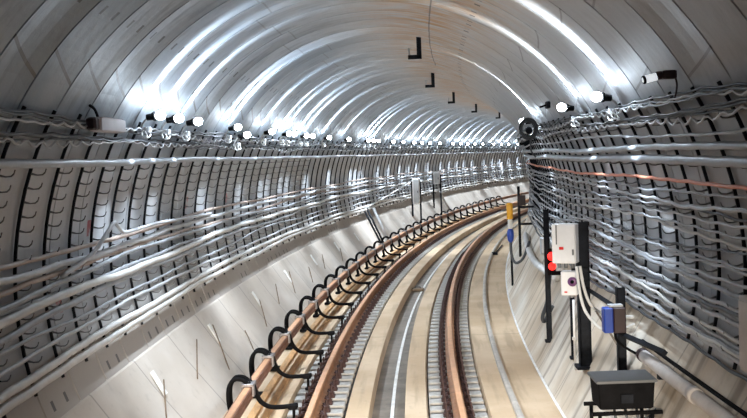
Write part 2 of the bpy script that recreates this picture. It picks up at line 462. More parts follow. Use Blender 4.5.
def smooth_pts(pts, n=5):
    P = [Vector(p) for p in pts]; out = []
    for i in range(len(P) - 1):
        p0, p1, p2, p3 = P[max(i - 1, 0)], P[i], P[i + 1], P[min(i + 2, len(P) - 1)]
        for k in range(n):
            t = k / n
            out.append(0.5 * ((2 * p1) + (-p0 + p2) * t + (2 * p0 - 5 * p1 + 4 * p2 - p3) * t * t + (-p0 + 3 * p1 - 3 * p2 + p3) * t ** 3))
    out.append(P[-1]); return out

def bracket_parts(root, near):
    # local origin: rail top centre
    hm = MB(); hm.tube(smooth_pts([(0.0, 0, 0.03), (-0.06, 0, 0.075), (-0.14, 0, 0.075), (-0.195, 0, 0.0), (-0.208, 0, -0.12), (-0.195, 0, -0.26), (-0.17, 0, -0.44)]), 0.023, 7)
    me = hm.mesh('hoop', M['black'])
    for yy in ((-0.06, 0.06) if near else (0,)):
        h = put('hoop', me, root); h.location = (0, yy, 0)
    mb = MB(); mb.tube(smooth_pts([(0.05, 0, 0.0), (0.07, 0.03, -0.10), (0.11, 0.08, -0.20), (0.19, 0.14, -0.27), (0.30, 0.20, -0.295), (0.47, 0.28, -0.30)]), 0.026, 7)
    mb.build('support_arm', M['black'], root)
    mb = MB(); mb.tube([(0.43, 0.26, -0.47), (0.43, 0.26, -0.30)], 0.017, 7); mb.tube([(0.43, 0.26, -0.475), (0.43, 0.26, -0.455)], 0.045, 8); mb.box((0.42, 0.25, -0.31), (0.10, 0.075, 0.05), bev=0.012); mb.build('arm_foot', M['black'], root)
    mb = MB()
    mb.box((0, 0, 0.016), (0.135, 0.19, 0.032), bev=0.008); mb.box((-0.058, 0, -0.045), (0.02, 0.17, 0.11)); mb.box((0.058, 0, -0.045), (0.02, 0.17, 0.11))
    mb.build('clamp', M['clampgrey'], root)
    bm = MB(); bm.lathe([(0.014, 0), (0.014, 0.016), (0.007, 0.018), (0.007, 0.045)], (0, 0, 1), (0, 0, 0), 6, False); me = bm.mesh('bolt', M['steel'])
    for yy in (-0.045, 0.045):
        b_ = put('bolt', me, root); b_.location = (0.02, yy, 0.028)
    mb = MB(); mb.box((-0.16, 0, -0.455), (0.14, 0.18, 0.04), bev=0.01); mb.build('hoop_foot', M['black'], root)
first = None; s = 9.62; k = 0
while s < 50:
    k += 1
    lab = 'black hoop bracket clamping the contact rail, %s from the bottom edge' % nth(k)
    if first is None:
        first = thing('contact_rail_bracket', s, TU, TV + .01, lab, 'bracket', 'hoop brackets along the contact rail'); bracket_parts(first, True)
    else: dup(first, s, TU, TV + .01, lab)
    s += 1.37

# timber planks under the contact rail
for (u0, w, lab) in ((-1.475, 0.085, 'long rusty-brown timber plank lying directly under the contact rail'), (-1.325, 0.06, 'narrower brown timber plank between contact rail and left sleepers')):
    org = W(9, u0, -.17); mb = MB()
    sweep(mb, [(u0 - w / 2, -.187), (u0 + w / 2, -.187), (u0 + w / 2, -.142), (u0 - w / 2, -.142)], 4, 60, 0.5, True, False, org)
    tag(mb.build('timber_plank', M['plank'], None, org), lab, 'plank', 'planks beside the contact rail')

# ------------------------------------------------------------------ cable racks on both walls
def rack_profile(a0, a1, r0, r1, n):
    A = [polar(a0 + (a1 - a0) * i / n, r0) for i in range(n + 1)]; B = [polar(a0 + (a1 - a0) * i / n, r1) for i in range(n + 1)]
    return A, B
def rack_upright(a0, a1, w):
    mb = MB(); n = 14
    A, B = rack_profile(a0, a1, R - 0.012, R - 0.034, n); vs = []; fs = []
    for yy in (-w / 2, w / 2):
        for P in (A, B): vs += [(p[0], yy, p[1]) for p in P]
    m_ = n + 1
    for i in range(n):
        fs += [(m_ + i, m_ + i + 1, 3 * m_ + i + 1, 3 * m_ + i), (i, i + 1, m_ + i + 1, m_ + i), (2 * m_ + i + 1, 2 * m_ + i, 3 * m_ + i, 3 * m_ + i + 1), (i + 1, i, 2 * m_ + i, 2 * m_ + i + 1)]
    fs += [(0, m_, 3 * m_, 2 * m_), (n, 2 * m_ + n, 3 * m_ + n, m_ + n)]
    mb.add(vs, fs); return mb
def hook_mb(mb, a, ln=0.115):
    # flat horn reaching into the tunnel with an upturned tip
    sgn = 1 if math.cos(math.radians(a)) > 0 else -1
    u0, v0 = polar(a, R - 0.03)
    top = [(0, .010), (.45, -.008), (.75, -.006), (.92, .010), (1.0, .034)]; bot = [(1.05, .030), (.95, .000), (.78, -.016), (.45, -.018), (0, -.010)]
    poly = [(u0 - sgn * p[0] * ln, v0 + p[1]) for p in top + bot]
    mb.prism(poly, -0.004, 0.004); return mb
def racks(side, a0, a1, hooks, s0, step, s1, near_to, from_edge):
    up = rack_upright(a0, a1, 0.020).mesh('upright', M['steel'])
    hooks_me = [hook_mb(MB(), a).mesh('cable_hook', M['hook']) for a in hooks]
    far = rack_upright(a0, a1, 0.034)
    for a in hooks:
        if side == 'right': hook_mb(far, a)
    far_me = far.mesh('cable_rack', M['steel'])
    s = s0; k = 0; first = None; grp = 'cable racks on the %s wall' % side
    while s < s1:
        k += 1
        lab = ('dark curved steel cable rack on the %s wall, %s from the photo\'s %s edge' % (side, nth(k), from_edge)) if k <= 48 else \
              'tiny far dark cable rack on the %s wall at the bend' % side
        if s < near_to:
            if first is None:
                first = thing('cable_rack', s, 0, 0, lab, 'cable rack', grp)
                put('upright', up, first)
                for h in hooks_me: put('cable_hook', h, first)
            else: dup(first, s, 0, 0, lab)
        else:
            o = put('cable_rack', far_me); place(o, s, 0, 0); tag(o, lab, 'cable rack', grp)
        s += step
LH = [160.0 + 2.35 * i for i in range(15)]
RH = [24.6, 16.9] + [12.6 - 2.25 * i for i in range(12)]
racks('left', 149.2, 196.5, LH, 5.64, 0.578, 64, 21, 'left')
racks('right', 30.0, -15.2, RH, 6.03, 0.525, 26.5, 15, 'right')

# ------------------------------------------------------------------ cables
def cable(a, rad, rr, m, label, s0=1.0, s1=66, ds=0.13, sag=0.010, per=0.578, wig=0.012, ph=None, group=None, cat='cable', n=6, name='cable', seed=None, slope=0.0):
    rnd = random.Random(seed if seed is not None else int(a * 1000))
    ph = rnd.random() * 6.28 if ph is None else ph
    comps = [(rnd.uniform(0.3, 1.1), rnd.random() * 6.28, wig * rnd.uniform(.4, 1)) for _ in range(3)] + [(rnd.uniform(2.0, 4.0), rnd.random() * 6.28, wig * .25) for _ in range(2)]
    org = W(9, *polar(a, R - rad)); pts = []; s = s0
    while s <= s1:
        u, v = polar(a, R - rad)
        w = sum(c[2] * math.sin(c[0] * s + c[1]) for c in comps)
        w2 = sum(c[2] * .6 * math.sin(c[0] * 1.3 * s + c[1] + 2) for c in comps)
        zz = sag * (1 + .7 * math.sin(1.7 * s + ph)) if sag > .03 else sag
        dv = w - zz * abs(math.sin(PI * (s - 5.64) / per))
        du = -(1 if u > 0 else -1) * abs(w2) * .6
        pts.append(W(s, u + du, v + dv) - org); s += ds * (1 if s < 22 else 2.5)
    mb = MB(); mb.tube(pts, rr, n)
    o = mb.build(name, m, None, org)
    return tag(o, label, cat, group)

GL = 'cables on the left wall racks'; GR = 'cables on the right wall racks'
cable(157.5, .115, .034, M['hose'], 'thick grey hose running level below the lamps on the left wall', wig=.006, sag=.004, n=10, group=GL, cat='hose', name='grey_hose')
LC = [(174.4, .021, 'cab_b', 'thin brown cable, topmost of the left wall cable bundle'), (176.3, .030, 'cab_l', 'light grey cable, second down in the left wall bundle'),
      (178.0, .022, 'cab_b', 'brownish cable, third down in the left wall bundle'), (179.3, .024, 'cab_g', 'dull grey cable, fourth down in the left wall bundle'),
      (181.2, .020, 'cab_g', 'thin grey cable, fifth down in the left wall bundle'), (182.5, .036, 'cab_w', 'thick white cable, sixth down in the left wall bundle'),
      (184.4, .030, 'cab_g', 'grey cable just below the thick white one on the left wall'), (187.2, .015, 'cab_g', 'thin grey cable, upper of two thin ones above the lowest pair on the left'),
      (189.9, .017, 'cab_l', 'thin light cable, lower of two thin ones above the lowest pair on the left'), (192.7, .032, 'cab_w', 'thick white cable, second lowest on the left wall'),
      (194.5, .034, 'cab_w', 'thick white cable, lowest on the left wall')]
for i, (a, rr, m_, lab) in enumerate(LC): cable(a, .115 + .012 * (i % 2), rr, M[m_], lab, sag=.006, wig=.018, group=GL)
RC = [(23.6, .012, 'cab_g', 'thin grey cable, first one under the right lighting cables'), (20.9, .030, 'hose', 'thick grey pipe, upper of the level pair on the right wall'),
      (18.5, .038, 'hose', 'thickest grey pipe, lower of the level pair on the right wall'), (14.4, .015, 'cab_o', 'thin orange cable running along the right wall')]
for i, (a, rr, m_, lab) in enumerate(RC): cable(a, .115, rr, M[m_], lab, s0=-2.0, s1=30, per=.525, sag=.008, wig=.011 if rr < .03 else .009, group=GR, n=8)
ra = [12.5, 11.3, 10.2, 9.0, 7.7, 6.4, 4.9, 3.5, 1.8, 0.2, -1.3, -2.4, -3.6, -4.7, -5.8, -6.8, -7.8, -8.9, -9.9, -10.9, -12.0, -13.1, -14.1]
for i, a in enumerate(ra):
    lo = a < -1
    m_ = ['cab_g', 'cab_l', 'cab_g', 'cab_d', 'cab_l', 'cab_g', 'cab_w', 'cab_d'][i % 8] if not lo else ['cab_l', 'cab_w', 'cab_l', 'cab_g', 'cab_w', 'cab_l', 'cab_d', 'cab_g'][i % 8]
    cn = {'cab_g': 'grey', 'cab_l': 'light grey', 'cab_d': 'dark', 'cab_w': 'white'}[m_]
    cable(a, .105 + .014 * (i % 3), [.011, .014, .010, .012, .013][i % 5] * (1.3 if lo else 1), M[m_],
          'slack %s cable on the right wall, %s below the orange cable' % (cn, nth(i + 1)), s0=-2.0, s1=30, per=.525, sag=.015, wig=.026, group=GR)
# lighting cables: bunches of thin wires under the lamps
GT = 'lighting wires below the lamps'
for side, rows, s1 in (('left', (150.3, 153.2), 66), ('right', (29.3, 26.8), 30)):
    for ri, a in enumerate(rows):
        for j in range(5):
            m_ = ['cab_d', 'cab_d', 'cab_l', 'cab_d', 'cab_d'][j]  # middle strand light: highlights of the bunch put into its colour
            cn = ['black', 'black', 'highlight-toned pale', 'dark', 'dark'][j]
            cable(a + (j - 2) * .28, .07 + .02 * (j % 3), .011 if j < 2 else .009, M[m_],
                  '%s lighting wire in the tangled %s bunch below the %s lamps, %s strand' % (cn, ('upper', 'lower')[ri], side, nth(j + 1)),
                  s0=1.0, s1=s1, ds=.07, sag=.034 if j == 2 else .014, per=.289 if j == 2 else .578, wig=.02, group=GT, n=5, name='lighting_wire', seed=ri * 10 + j + (100 if side == 'left' else 0))
# loose cable looped out of the left bundle
org = W(8.6, *polar(172, R - .2))
mb = MB(); mb.tube([p - org for p in smooth_pts([W(7.4, *polar(178.5, R - .16)), W(8.05, *polar(176.0, R - .19)), W(8.4, *polar(172.2, R - .21)), W(8.58, *polar(170.4, R - .21)), W(8.75, *polar(171.6, R - .2)), W(9.0, *polar(173.4, R - .19)), W(9.5, *polar(173.6, R - .18)), W(10.3, *polar(173.6, R - .17)), W(11.6, *polar(174.4, R - .16)), W(13.0, *polar(175.2, R - .15))], 6)], .019, 7)
tag(mb.build('loose_cable', M['cab_l'], None, org), 'white cable kinked up in a loop above the left cable bundle', 'cable')

# ------------------------------------------------------------------ work lamps
def lamp_parts(root, sx):
    # local origin on the lighting cable tray; sx = direction into the tunnel
    mb = MB(); mb.tube(smooth_pts([(-sx * .10, 0, -.02), (-sx * .06, 0, .07), (sx * .0, 0, .12)], 4), .012, 6); mb.build('lamp_arm', M['galv'], root)
    mb = MB(); mb.lathe([(.014, -.075), (.03, -.07), (.034, -.02), (.045, .0), (.05, .012)], (sx, 0, .12), (sx * .045, 0, .125), 10); mb.build('socket', M['black'], root)
    mb = MB(); mb.lathe([(.012, 0), (.033, .012), (.045, .036), (.047, .054), (.038, .08), (.02, .094), (.002, .098)], (sx, 0, .12), (sx * .058, 0, .128), 10); b_ = mb.build('bulb', M['bulb'], root)
    b_['label'] = 'glowing white bulb'
    rnd = random.Random(3); mb = MB(); pts = []
    for i in range(40):
        t = i / 39 * 4 * PI
        pts.append((-sx * .04 + .03 * math.cos(t * 1.3), -.12 + .24 * i / 39 + .05 * math.sin(t), -.03 + .05 * math.sin(t * .9 + 1)))
    mb.tube(pts, .007, 5); mb.build('cord', M['cab_w'], root)
    mb = MB(); mb.box((-sx * .03, .04, .0), (.05, .09, .06), bev=.01); mb.build('connector', M['cab_l'], root)
def beam(root, sx, up, power, kind=''):
    # shaped light of one work lamp: a fan wide round the ring, narrow along the tunnel
    l = bpy.data.lights.get('lamp_beam_%d_%d%s' % (sx, up, kind)) or bpy.data.lights.new('lamp_beam_%d_%d%s' % (sx, up, kind), 'SPOT')
    l.energy = power; l.spot_size = math.radians(140); l.spot_blend = 1.0; l.color = (.78, .89, 1.0); l.shadow_soft_size = .03
    o = bpy.data.objects.new('lamp_beam', l); C.objects.link(o); o.parent = root
    o.location = (sx * .09, 0, .128 + (.075 if up > 0 else -.075))
    d = Vector((sx * (-.12 if up > 0 else .36), 0, up * 1.0)).normalized()
    z = -d; x = Vector((0, 1, 0)); y = z.cross(x)
    o.rotation_euler = Matrix((x, y, z)).transposed().to_euler(); o.scale = (BEAM_W if up > 0 else .34, 1, 1)
BEAM_W = .165; P_UP, P_DN = 330.0, 190.0
LS = [8.69, 9.44, 10.31, 12.59, 12.95, 15.12, 16.69, 17.2, 18.47, 19.11, 21.07, 23.63, 26.49, 27.25, 28.02, 30.46, 32.17, 34.13, 35.6, 37.12, 39.07, 41.7, 43.36, 44.85, 46.36, 48.13, 50.61, 52.46, 54.11, 56.3, 58.4, 61.0, 64.0]
first = None
for i, s in enumerate(LS):
    s += .25
    lab = 'glowing white work lamp above the left wall racks, %s from the photo\'s left edge' % nth(i + 1)
    u, v = polar(149.3, R - .18); dz = -.10 if i == 4 else 0
    if i == 4: u += .05
    if i in (0, 10):
        first = thing('work_lamp', s, u, v, lab, 'lamp', 'work lamps along the left wall'); lamp_parts(first, 1)
        beam(first, 1, 1, P_UP * (1 if i == 0 else 1.3), str(i)); beam(first, 1, -1, P_DN * (1 if i == 0 else 2.2), str(i))
    else: dup(first, s, u, v + dz, lab)
first = None
for i, s in enumerate([8.5, 10.4, 14.9]):
    lab = ['glowing white work lamp above the right wall racks, nearest and highest in the photo', 'glowing white work lamp above the right racks, second from the right', 'white work lamp beside the dark cable coil on the right wall'][i]
    u, v = polar(30.0, R - .17)
    if first is None: first = thing('work_lamp', s, u, v, lab, 'lamp', 'work lamps along the right wall'); lamp_parts(first, -1); beam(first, -1, 1, P_UP); beam(first, -1, -1, P_DN)
    else: dup(first, s, u, v, lab)

# dark coil of cable beside the right lamps
t = thing('cable_coil', 14.0, *polar(31.0, R - .26), 'dark coil of cable hanging at the top of the right wall racks', 'cable coil')
mb = MB(); rnd = random.Random(5)
pts = []
for i in range(100):
    q = i / 99 * 2 * PI * 5; r_ = .115 + .02 * math.sin(q * .37 + 1)
    pts.append((r_ * math.cos(q), -.05 + .10 * (i / 99) + .01 * math.sin(3 * q), r_ * 1.15 * math.sin(q)))
mb.tube(pts, .014, 6); mb.build('loops', M['cab_d'], t)
mb = MB(); mb.lathe([(.04, -.08), (.05, -.06), (.05, .06), (.04, .08)], (0, 1, .2), (.01, 0, -.02), 12); mb.build('reel_core', M['steel'], t)
mb = MB(); mb.tube(smooth_pts([(.05, 0, -.1), (.03, .02, -.3), (.1, 0, -.42)], 5), .014, 6); mb.build('tail', M['cab_d'], t)
t = thing('wall_bracket', 12.3, *polar(34.6, R - .02), 'small dark fixture on the lining above the right racks', 'bracket')
mb = MB(); mb.box((-.02, 0, 0), (.05, .20, .09), bev=.012); mb.build('base', M['steel'], t)
mb = MB(); mb.tube([(-.04, -.05, 0), (-.10, -.05, -.02), (-.11, .05, -.02), (-.04, .06, 0)], .014, 6); mb.build('handle', M['black'], t)

# ------------------------------------------------------------------ hanging hooks along the crown
def crown_hook(root):
    mb = MB(); mb.box((0, 0, -.125), (.07, .04, .29), bev=.004); mb.build('hanger', M['steel'], root)
    mb = MB(); mb.box((-.065, 0, -.27), (.20, .04, .06), bev=.004); mb.build('foot', M['steel'], root)
    mb = MB(); mb.box((-.145, 0, -.215), (.022, .02, .09)); mb.lathe([(.012, 0), (.022, .01), (.022, .03), (.01, .04)], (0, 0, 1), (-.145, 0, -.175), 8); o = mb.build('roller', M['galv'], root); o['label'] = 'grey roller pin'
first = None
for i, s in enumerate([13.76, 19.75, 26.3, 32.8, 39.4]):
    lab = 'black L-shaped hanger on the tunnel crown, %s' % ['nearest and largest', 'second nearest', 'middle of the five', 'second farthest', 'farthest and smallest'][i]
    if first is None: first = thing('crown_hanger', s, .497, 4.325, lab, 'hanger', 'hangers along the crown'); crown_hook(first)
    else: dup(first, s, .497, 4.325, lab)

# unlit tube lamp on the left and the red fitting on the right
t = thing('strip_light', 7.75, *polar(149.6, R - .15), 'unlit pinkish-grey strip light housing on the left wall just before the lamps', 'strip light')
mb = MB(); mb.box((0, 0, 0.0), (.10, .72, .12), bev=.02); mb.build('housing', M['pinkgrey'], t)
mb = MB(); mb.box((0, -.41, 0), (.08, .12, .10), bev=.02); o = mb.build('end_cap', M['maroon'], t); o['label'] = 'dark maroon end cap'
mb = MB(); mb.tube(smooth_pts([(-.02, -.2, .05), (-.02, -.28, .12), (-.04, -.34, .15)], 4), .012, 6); mb.build('bracket', M['steel'], t)
t = thing('red_wall_lamp', 6.7, *polar(33.0, R - .05), 'dark red lamp with white lens sticking out of the upper right lining', 'lamp')
mb = MB(); mb.box((-.03, 0, 0), (.16, .13, .10), bev=.02); mb.lathe([(.045, 0), (.05, .02), (.05, .07), (.042, .08)], (-1, 0, -.1), (-.10, 0, 0), 12); mb.build('body', M['maroon'], t)
mb = MB(); mb.lathe([(.04, 0), (.044, .01), (.044, .15), (.03, .175), (.004, .18)], (-1, 0, -.22), (-.16, 0, -.012), 12); o = mb.build('lens', M['lens'], t); o['label'] = 'white lens tube'
mb = MB(); mb.lathe([(.046, 0), (.05, .008), (.05, .022), (.046, .03)], (-1, 0, -.22), (-.30, 0, -.043), 12); mb.build('rim', M['black'], t)
mb = MB(); mb.tube(smooth_pts([(.05, .05, .0), (.08, .06, -.12), (.04, .04, -.30)], 5), .012, 6); mb.build('cord', M['maroon'], t)
t.scale = (.62, .62, .62)

# ------------------------------------------------------------------ equipment along the right bed
def post(s, u, v0, v1, w, m='steel', name='steel_post', label='', cat='post', group=None):
    t = thing(name, s, u, v0, label, cat, group)
    mb = MB(); h = v1 - v0
    mb.box((0, -w * .42, h / 2), (w, w * .16, h)); mb.box((w * .42, 0, h / 2), (w * .16, w, h)); mb.box((-w * .42, 0, h / 2), (w * .16, w, h))
    mb.build('channel', M[m], t)
    mb = MB(); mb.box((0, 0, .01), (w * 1.7, w * 1.7, .03), bev=.004); mb.build('foot_plate', M[m], t)
    return t
post(12.18, 2.07, .135, 1.86, .065, label='tall thin dark steel post with red lamps, left of the white cabinet', name='lamp_post')
post(9.92, 2.145, .30, 1.86, .12, label='wide dark steel post standing behind the white cabinet', name='cabinet_post')
post(10.6, 2.135, .25, .95, .05, label='short thin black leg beneath the lower grey switch box', name='support_post')
post(8.68, 2.255, .475, 1.33, .075, label='dark steel post carrying the blue box', name='box_post')
# white conduit by the leg
t = thing('conduit', 10.3, 2.10, .19, 'thin white conduit beside the short black leg under the switch box', 'conduit')
mb = MB(); mb.tube([(0, 0, 0), (0, 0, .78)], .013, 8); mb.build('tube', M['cab_w'], t)
mb = MB(); mb.box((.0, 0, .35), (.05, .03, .03)); mb.build('saddle', M['galv'], t)
# white cabinet
t = thing('white_cabinet', 9.78, 1.945, 1.445, 'white switch cabinet with a small red mark on the dark post', 'cabinet')
t.rotation_euler.z -= math.radians(24)
mb = MB(); mb.box((0, 0, .205), (.25, .15, .41), bev=.012); mb.build('case', M['cabinet'], t)
mb = MB(); mb.box((0, -.079, .205), (.235, .012, .375), bev=.004); d = mb.build('door', M['cabinet'], t)
mb = MB(); mb.box((.10, -.088, .12), (.018, .014, .06), bev=.003); mb.build('latch', M['lidgrey'], d)
mb = MB(); mb.box((-.02, -.087, .16), (.045, .006, .03)); o = mb.build('mark', M['redpaint'], d); o['label'] = 'small red mark'
mb = MB(); mb.box((-.07, -.087, .30), (.012, .006, .20)); o = mb.build('seam', M['lidgrey'], d); o['label'] = 'grey vertical seam'
for xx in (-.07, .0, .07):
    mb = MB(); mb.lathe([(.016, -.05), (.02, -.045), (.02, 0), (.014, .01)], (0, 0, 1), (xx, 0, -.005), 8); mb.build('cable_gland', M['lidgrey'], t)
# lower switch box
t = thing('switch_box', 9.8, 1.985, 1.06, 'smaller pale grey switch box with a round purple dial under the white cabinet', 'switch box')
t.rotation_euler.z -= math.radians(18)
mb = MB(); mb.box((0, 0, .17), (.17, .12, .25), bev=.012); mb.build('case', M['cabinet'], t)
mb = MB(); mb.lathe([(.05, 0), (.05, .012), (.04, .02)], (0, -1, 0), (.035, -.058, .19), 16); o = mb.build('dial', M['purple'], t); o['label'] = 'round purple dial'
mb = MB(); mb.lathe([(.02, 0), (.018, .02)], (0, -1, 0), (.035, -.075, .19), 10); mb.build('knob', M['black'], t)
mb = MB(); mb.box((-.035, -.062, .08), (.03, .006, .016)); o = mb.build('mark', M['redpaint'], t); o['label'] = 'small red mark'
mb = MB(); mb.box((.10, .04, .17), (.17, .03, .04)); mb.box((.10, .04, .30), (.17, .03, .04)); mb.build('mounting_bar', M['steel'], t)
# cables hanging from the cabinet
for i, (pts, lab) in enumerate((([(9.66, 2.07, 1.42), (9.64, 2.10, 1.20), (9.6, 2.16, 1.02), (9.55, 2.28, .93), (9.4, 2.38, .93), (9.0, 2.44, .99)], 'white cable drooping from the white cabinet to the wall, upper one'),
                                ([(9.64, 2.03, 1.42), (9.6, 2.06, 1.10), (9.55, 2.12, .92), (9.4, 2.24, .80), (9.1, 2.36, .86), (8.9, 2.43, .93)], 'white cable drooping lower from the white cabinet to the wall'))):
    org = W(*pts[0]); mb = MB(); mb.tube([p - org for p in smooth_pts([W(*p) for p in pts], 7)], .016, 7)
    tag(mb.build('drooping_cable', M['cab_w'], None, org), lab, 'cable', 'cables from the white cabinet')
# red signal lamp on the thin post
t = thing('red_signal_lamp', 12.08, 2.10, 1.205, 'red lamp with two round lenses on the thin post left of the white cabinet', 'lamp')
mb = MB(); mb.box((0.02, .06, -.02), (.10, .04, .34), bev=.008); mb.build('back_plate', M['black'], t)
for zz, rr in ((.055, .055), (-.075, .048)):
    mb = MB(); mb.lathe([(rr, -.04), (rr * 1.05, 0.0), (rr * .9, .04), (rr * .5, .07), (.004, .08)], (-.1, -1, 0), (0.02, 0, zz), 14); o = mb.build('lens', M['redglow'], t); o['label'] = 'glowing red lens'
mb = MB(); mb.box((.12, 0.02, -.165), (.22, .04, .05), bev=.006); mb.build('arm', M['black'], t)
# blue box
t = thing('blue_box', 8.58, 2.155, .93, 'blue box with dark maroon side on the dark post above the black tank', 'junction box')
mb = MB(); mb.box((-.045, 0, .115), (.085, .12, .23), bev=.01); mb.build('lid', M['blue'], t)
mb = MB(); mb.box((.055, 0, .115), (.115, .13, .235), bev=.01); o = mb.build('body', M['maroon'], t); o['label'] = 'dark maroon body'
mb = MB(); mb.box((.03, .01, .245), (.13, .08, .02), bev=.004); mb.build('cap', M['cabgrey'], t)
mb = MB(); mb.tube(smooth_pts([(.02, 0, .0), (.03, -.01, -.07), (.10, .02, -.14), (.22, .06, -.22)], 5), .013, 6); mb.build('cord', M['black'], t)
# struts between posts
for i, (a, b, r_, lab) in enumerate((((9.75, 2.17, 1.155), (8.78, 2.27, 1.10), .026, 'dark strut from the cabinet post toward the blue box post'),
                                     ((8.60, 2.25, .90), (7.7, 2.385, .91), .028, 'dark strut reaching forward from the blue box post above the pale pipe'),
                                     ((9.8, 2.19, 1.02), (8.8, 2.27, .72), .012, 'thin brown diagonal rod behind the blue box'))):
    org = W(*a); mb = MB(); mb.tube([Vector((0, 0, 0)), W(*b) - org], r_, 4 if i < 2 else 6, True, False)
    tag(mb.build('strut', M['steel'] if i < 2 else M['wire'], None, org), lab, 'strut')
# black tank box on its rod frame
t = thing('black_tank', 7.55, 1.985, .53, 'black box with grey lid standing on rods over the right bed', 'box')
mb = MB(); mb.box((0, 0, .108), (.43, .30, .216), taper=1.06, bev=.012); mb.build('body', M['black'], t)
mb = MB(); mb.box((0, 0, .228), (.49, .36, .024), bev=.008); o = mb.build('lid', M['lidgrey'], t); o['label'] = 'flat grey lid'
mb = MB(); mb.box((0, -.165, .09), (.10, .02, .07), bev=.004); mb.build('hatch', M['steel'], t)
t = thing('rod_frame', 7.55, 1.985, .49, 'black rod frame holding up the black box over the right bed', 'frame')
mb = MB()
for yy in (-.16, .16): mb.tube([(-.28, yy, .012), (.28, yy, .012)], .018, 8)
mb.build('cross_rods', M['black'], t)
for i, (xx, yy) in enumerate(((-.22, -.16), (-.22, .16), (.20, -.16), (.20, .16))):
    z1 = bed_v(1.985 + xx) - .49
    mb = MB(); mb.tube([(xx, yy, 0), (xx, yy, z1 - .005)], .016, 8); mb.build('leg', M['black'], t)
for i, yy in enumerate((-.10, .0, .1)):
    mb = MB(); mb.tube(smooth_pts([(-.08 + .09 * i, -.05, .02), (-.06 + .09 * i, -.08, -.10), (.02 + .09 * i, -.05, -.16), (.16 + .05 * i, 0, -.12), (.30, .02, .0)], 5), .012, 6); mb.build('cable_loop', M['cab_d'], t)
# white pipe lying on the bed with a dark rod above
org = W(8.3, 2.365, .76)
t = bpy.data.objects.new('white_pipe', None); C.objects.link(t); t.location = org
tag(t, 'fat pale pipe lying along the right bed at the lower right corner', 'pipe')
mb = MB(); mb.tube([W(s, 2.365, .76) - org for s in np.arange(3.0, 8.31, .5)] + [W(8.32, 2.365, .76) - org], .055, 14); mb.build('tube', M['pipe'], t)
mb = MB(); mb.tube([W(8.28, 2.365, .76) - org, W(8.36, 2.365, .76) - org], .060, 14); o = mb.build('end_ring', M['maroon'], t); o['label'] = 'dark reddish end ring'
mb = MB(); mb.tube([W(6.82, 2.365, .76) - org, W(6.94, 2.365, .76) - org], .062, 14); mb.build('joint_sleeve', M['pipe'], t)
for s in (5.2, 7.7):
    mb = MB(); mb.box(W(s, 2.40, .715) - org, (.16, .05, .05), Matrix.Rotation(-frame(s)[2], 3, 'Z')); mb.build('saddle', M['steel'], t)
org = W(8.6, 2.43, .835); mb = MB(); mb.tube([W(s, 2.43, .835) - org for s in np.arange(3.0, 8.61, .4)], .017, 7)
tag(mb.build('dark_rod', M['black'], None, org), 'long black rod lying just above the fat pale pipe', 'rod')
# flat panel box at the right edge
t = thing('wall_box', 5.72, 2.405, 1.17, 'pinkish white box on the right wall cut off by the photo edge', 'box')
mb = MB(); mb.box((0, 0, .24), (.10, .46, .49), bev=.012); mb.build('case', M['pipe'], t)
mb = MB(); mb.box((-.056, 0, .24), (.012, .40, .43), bev=.004); mb.build('door', M['pipe'], t)
# yellow and blue connector on a pole
t = thing('marker_pole', 18.64, 1.97, .0, 'dark pole with yellow sleeve and blue plug beside the right rail', 'marker')
mb = MB(); mb.tube([(.01, .03, bed_v(1.98)), (.005, .03, 1.55)], .022, 8); mb.build('pole', M['steel'], t)
mb = MB(); mb.lathe([(.03, 1.29), (.06, 1.31), (.064, 1.57), (.05, 1.61), (.01, 1.62)], (0, 0, 1), (0, 0, 0), 14); o = mb.build('sleeve', M['yellow'], t); o['label'] = 'yellow sleeve'
mb = MB(); mb.lathe([(.03, 1.10), (.044, 1.11), (.048, 1.28), (.03, 1.30)], (0, 0, 1), (0, 0, 0), 12); o = mb.build('collar', M['white'], t); o['label'] = 'white collar'
mb = MB(); mb.lathe([(.03, .84), (.055, .88), (.068, .96), (.064, 1.06), (.04, 1.11)], (0, 0, 1), (0, 0, 0), 14); o = mb.build('plug', M['blue'], t); o['label'] = 'blue plug'
mb = MB(); mb.tube(smooth_pts([(0, 0, .87), (.0, 0, .66), (.04, -.03, .48), (.12, -.08, .44), (.24, -.1, .55), (.36, -.1, .86)], 6), .028, 7); mb.build('dark_cable', M['cab_d'], t)
# dark prop on the floor beside it
a, b = (26.0, 1.50, -.165), (28.5, 1.58, -.165); org = W(*a); mb = MB(); mb.tube([Vector((0, 0, 0)), W(*b) - org], .022, 6); mb.box((0, 0, .02), (.13, .2, .07))
tag(mb.build('dark_bar', M['steel'], None, org), 'small dark bar lying on the slab right of the rails', 'bar')
# black steel frame beyond the marker
t = thing('gate', 20.2, 2.20, .36, 'black steel gate frame with maroon plate behind the yellow marker', 'frame')
H = 1.52
for xx, hh in ((0.0, H), (.36, .95)):
    mb = MB(); z0 = bed_v(2.20 + xx) - .36; z0 = min(z0, .62); mb.box((xx, 0, (z0 + hh) / 2), (.055, .055, hh - z0)); mb.build('upright', M['steel'], t)
for zz in (.62, 1.08):
    mb = MB(); mb.box((.17, -.02, zz if zz > .9 else .72), (.40, .04, .045)); mb.build('crossbar', M['steel'], t)
mb = MB(); mb.box((.06, -.045, 1.22), (.16, .02, .22)); o = mb.build('plate', M['maroon'], t); o['label'] = 'maroon plate'
